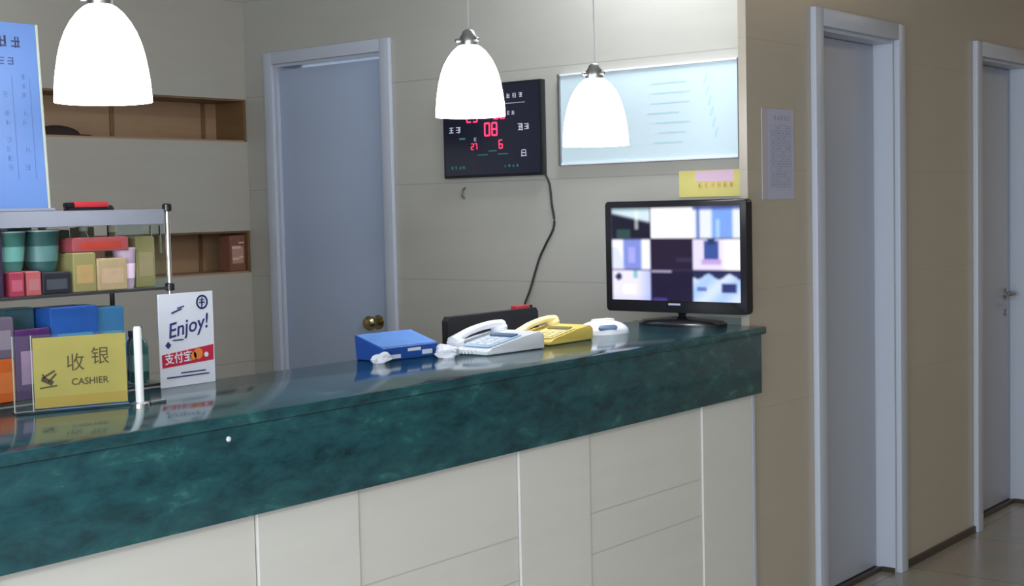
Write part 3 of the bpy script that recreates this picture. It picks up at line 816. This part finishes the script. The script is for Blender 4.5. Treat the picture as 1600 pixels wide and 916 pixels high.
def mcol(c, **k): return mat('printed wrapper %02d%02d%02d' % tuple(int(v*99) for v in c), c, k.pop('rough', .4), **k)
def carton(label, x, y, z, w, d, h, c, c2, rz=0, cat='packet', name='snack_box', group=None):
    t = thing(name, label, cat, (x, y, z), rz, group)
    link('carton', B(-w/2, w/2, 0, d, 0, h, bev=min(.003, w*.05)), mcol(c, var=.2, scale=30), t)
    a = mcol(c2, var=.15, scale=40)
    link('label_panel', B(-w*.36, w*.36, -.0008, .0, h*.22, h*.70), a, t)
    link('flap', B(-w*.46, w*.46, .004, d*.5, h, h+.0015), mcol(tuple(min(1, v*1.4+.05) for v in c)), t)
    return t
def bowl(label, x, y, z, r, h, c, lid, group=None):
    t = thing('noodle_bowl', label, 'bowl', (x, y, z), 0, group)
    link('cup', lathe(bmesh.new(), [(r*.72, 0), (r*.80, h*.1), (r*.98, h*.92), (r, h*.94), (r, h*.98)], 28), mcol(c, var=.25, scale=25), t, smooth=True)
    link('lid', lathe(bmesh.new(), [(r*1.03, h*.97), (r*1.03, h), (r*.9, h*1.01)], 28), mcol(lid), t, smooth=True)
    link('band', lathe(bmesh.new(), [(r*.86, h*.25), (r*.935, h*.62)], 28, cap=False), mcol(tuple(min(1, v*1.8+.04) for v in c)), t, smooth=True)
    return t
def bottle(label, x, y, z, r, h, c, cap):
    t = thing('bottle', label, 'bottle', (x, y, z))
    link('bottle_body', lathe(bmesh.new(), [(r*.9, 0), (r, h*.05), (r, h*.62), (r*.8, h*.74), (r*.38, h*.84), (r*.36, h*.90)], 24), mcol(c, rough=.2), t, smooth=True)
    link('cap', lathe(bmesh.new(), [(r*.44, h*.88), (r*.44, h*.99), (r*.38, h)], 20), mcol(cap), t, smooth=True)
    link('wrap_label', lathe(bmesh.new(), [(r*1.02, h*.2), (r*1.02, h*.5)], 24, cap=False), mcol(tuple(min(1, v*1.7+.05) for v in c)), t, smooth=True)
    return t
YF = RY0+.012
zu = 1.2555; zm = 1.0355; zl = .7705
# upper shelf, left to right
carton('dark purple carton at the left end of the upper rack shelf', -2.290, YF, zu, .055, .07, .150, (.035, .02, .055), (.10, .04, .09))
bowl('teal and green noodle bowl stacked on the pink packets, upper rack shelf', -2.225, YF+.05, zu+.052, .042, .085, (.05, .17, .15), (.42, .50, .52))
bowl('dark green noodle bowl beside the dark rear post, upper rack shelf', -2.140, YF+.05, zu+.048, .040, .090, (.025, .085, .085), (.42, .50, .48))
carton('crimson packet under the teal noodle bowl', -2.232, YF, zu, .034, .10, .050, (.33, .04, .08), (.45, .10, .15))
carton('salmon pink packet between the crimson packet and the black box', -2.192, YF, zu, .034, .10, .050, (.42, .10, .11), (.40, .16, .17))
carton('flat black box under the dark green noodle bowl', -2.137, YF, zu, .070, .10, .046, (.02, .02, .03), (.06, .07, .09))
carton('yellow green carton standing left on the upper rack shelf', -2.066, YF, zu, .058, .07, .085, (.27, .24, .10), (.42, .28, .12))
carton('tan carton in the middle of the upper rack shelf', -1.995, YF, zu, .078, .07, .070, (.42, .32, .18), (.50, .36, .24))
carton('flat red tray lying on the yellow green and tan cartons', -2.020, YF+.003, zu+.0875, .145, .066, .030, (.33, .07, .08), (.42, .05, .03))
carton('olive yellow packet at the right end of the upper rack shelf', -1.890, YF+.02, zu, .052, .06, .115, (.22, .21, .09), (.30, .25, .14))
bowl('pale pink round tub in front of the olive packet', -1.938, YF+.035, zu, .026, .092, (.52, .40, .52), (.62, .50, .62))
bottle('small bottle with a white cap behind the red tray, upper rack shelf', -1.985, YF+.12, zu, .022, .150, (.30, .30, .22), (.75, .74, .66))
bottle('small bottle with a cream cap behind the pink tub, upper rack shelf', -1.900, YF+.13, zu, .020, .145, (.28, .30, .20), (.72, .68, .45))
bottle('small bottle with a pale cap behind the yellow green carton', -2.085, YF+.13, zu, .022, .160, (.10, .18, .17), (.60, .70, .72))
# back row of the upper shelf
carton('pale teal carton at the back of the upper rack shelf, left of the bottles', -2.140, YF+.13, zu, .060, .06, .150, (.22, .34, .34), (.45, .55, .55))
carton('grey green carton at the back of the upper rack shelf, between two bottles', -2.035, YF+.14, zu, .055, .05, .135, (.20, .24, .20), (.50, .52, .46))
carton('dull khaki carton at the back right corner of the upper rack shelf', -1.955, YF+.15, zu, .040, .04, .140, (.26, .25, .14), (.40, .38, .24))
# middle shelf
carton('large blue bag in the middle of the lower rack shelf', -2.090, YF+.01, zm, .120, .09, .188, (.02, .10, .40), (.04, .25, .50))
carton('teal blue packet beside the dark rear post, lower rack shelf', -1.990, YF+.02, zm, .070, .08, .180, (.05, .20, .42), (.10, .32, .40))
carton('purple packet with a pink square in front of the large blue bag', -2.200, YF, zm, .085, .02, .148, (.08, .02, .12), (.42, .22, .38))
carton('dark green packet behind the purple packet, lower rack shelf', -2.195, YF+.06, zm, .075, .06, .190, (.05, .12, .15), (.14, .22, .26))
carton('orange red carton at the left end of the lower rack shelf', -2.268, YF-.0, zm, .045, .05, .090, (.55, .11, .02), (.60, .16, .04))
carton('dark striped carton lying above the orange red carton', -2.272, YF, zm+.092, .055, .06, .085, (.14, .11, .16), (.26, .22, .28))
bottle('small dark bottle at the right end of the lower rack shelf', -1.905, YF+.04, zm, .022, .130, (.03, .10, .08), (.02, .06, .05))
bottle('slate bottle beside the right front post of the rack', -1.880, YF+.10, zm, .018, .115, (.07, .11, .16), (.06, .08, .12))

# on the top of the rack
pb = thing('price_board', 'tall blue price board with dark lettering standing on the display rack', 'board', (-2.159, .53, 1.4340), 0)
pb.rotation_euler = (-.055, 0, 0)
BW, BH = .42, .405
link('board_panel', B(-BW, .035, -.003, .003, 0, BH, bev=.001), mat('sky blue board', (.105, .20, .46), .45, var=.06, scale=8), pb)
link('clear_edge', B(.035, .041, -.004, .004, 0, BH, bev=.001), mat('greenish acrylic edge', (.42, .45, .38), .3), pb)
link('foot_bar', B(-BW, .041, -.02, .02, .0, .006, bev=.001), M['frost'], pb)
rg = random.Random(21); rc = []
for i in range(8): rc += glyph(-.015-.034*i, .365, .030, rg)
for i in range(12): rc += glyph(-.030-.022*i, .322, .018, rg)
art('title_marks', rc, M['ink'], pb, facing('-Y', (0, -.0032, 0)))['label'] = 'bold dark blue title characters'
rc = []
for j in range(12):
    for i in range(8):
        if rg.random() < .7: rc += glyph(-.004-.042*i+rg.uniform(-.003, .003), .290-j*.0195, .013, rg)
for x in (.012, -.030): rc.append((x, .18, .0015, .22))
art('small_marks', rc, mat('muted blue lettering', (.09, .15, .36), .6), pb, facing('-Y', (0, -.0032, 0)))
kf = thing('stapler', 'small red and black stapler lying on the rack beside the price board', 'stapler', (-2.022, .53, 1.4325), .05)
link('red_arm', box(bmesh.new(), -.045, .050, -.010, .010, .008, .022, bev=.005), M['red'], kf, smooth=True)
link('black_base', B(-.058, .062, -.012, .012, 0, .008, bev=.003), M['black'], kf, smooth=True)
link('end_cap', B(-.060, -.042, -.011, .011, .008, .020, bev=.004), M['black'], kf, smooth=True)

# things in the niches
cp = thing('dark_cap', 'low dark cap lying at the left of the upper wall niche', 'cap', (-.66, 2.73, N1[2]+.009), 0)
bm = bmesh.new(); bmesh.ops.create_uvsphere(bm, u_segments=28, v_segments=14, radius=1)
bmesh.ops.bisect_plane(bm, geom=bm.verts[:]+bm.edges[:]+bm.faces[:], plane_co=(0, 0, 0), plane_no=(0, 0, -1), clear_outer=True)
bmesh.ops.transform(bm, matrix=Matrix.Diagonal((.105, .055, .042, 1)), verts=bm.verts); bmesh.ops.holes_fill(bm, edges=bm.edges)
link('crown', bm, mat('dark brown felt', (.03, .018, .015), .9, var=.2), cp, smooth=True)
link('brim', lathe(bmesh.new(), [(.155, 0), (.155, .004), (.10, .006)], 32, mtx=Matrix.Diagonal((1, .5, 1, 1))), mat('dark felt brim', (.028, .018, .015), .9), cp, smooth=True)
rb = carton('small reddish brown box standing at the right end of the lower wall niche', .185, 2.665, N2[2]+.009, .088, .07, .155, (.22, .09, .06), (.50, .27, .20), cat='box', name='gift_box')
rg = random.Random(2)
art('white_print', [(-.012, .055, .035, .010), (.020, .062, .022, .008), (-.008, .105, .05, .012), (.02, .125, .03, .006)], mat('pale print', (.66, .50, .42), .6), rb, facing('-Y', (0, -.0012, 0)))
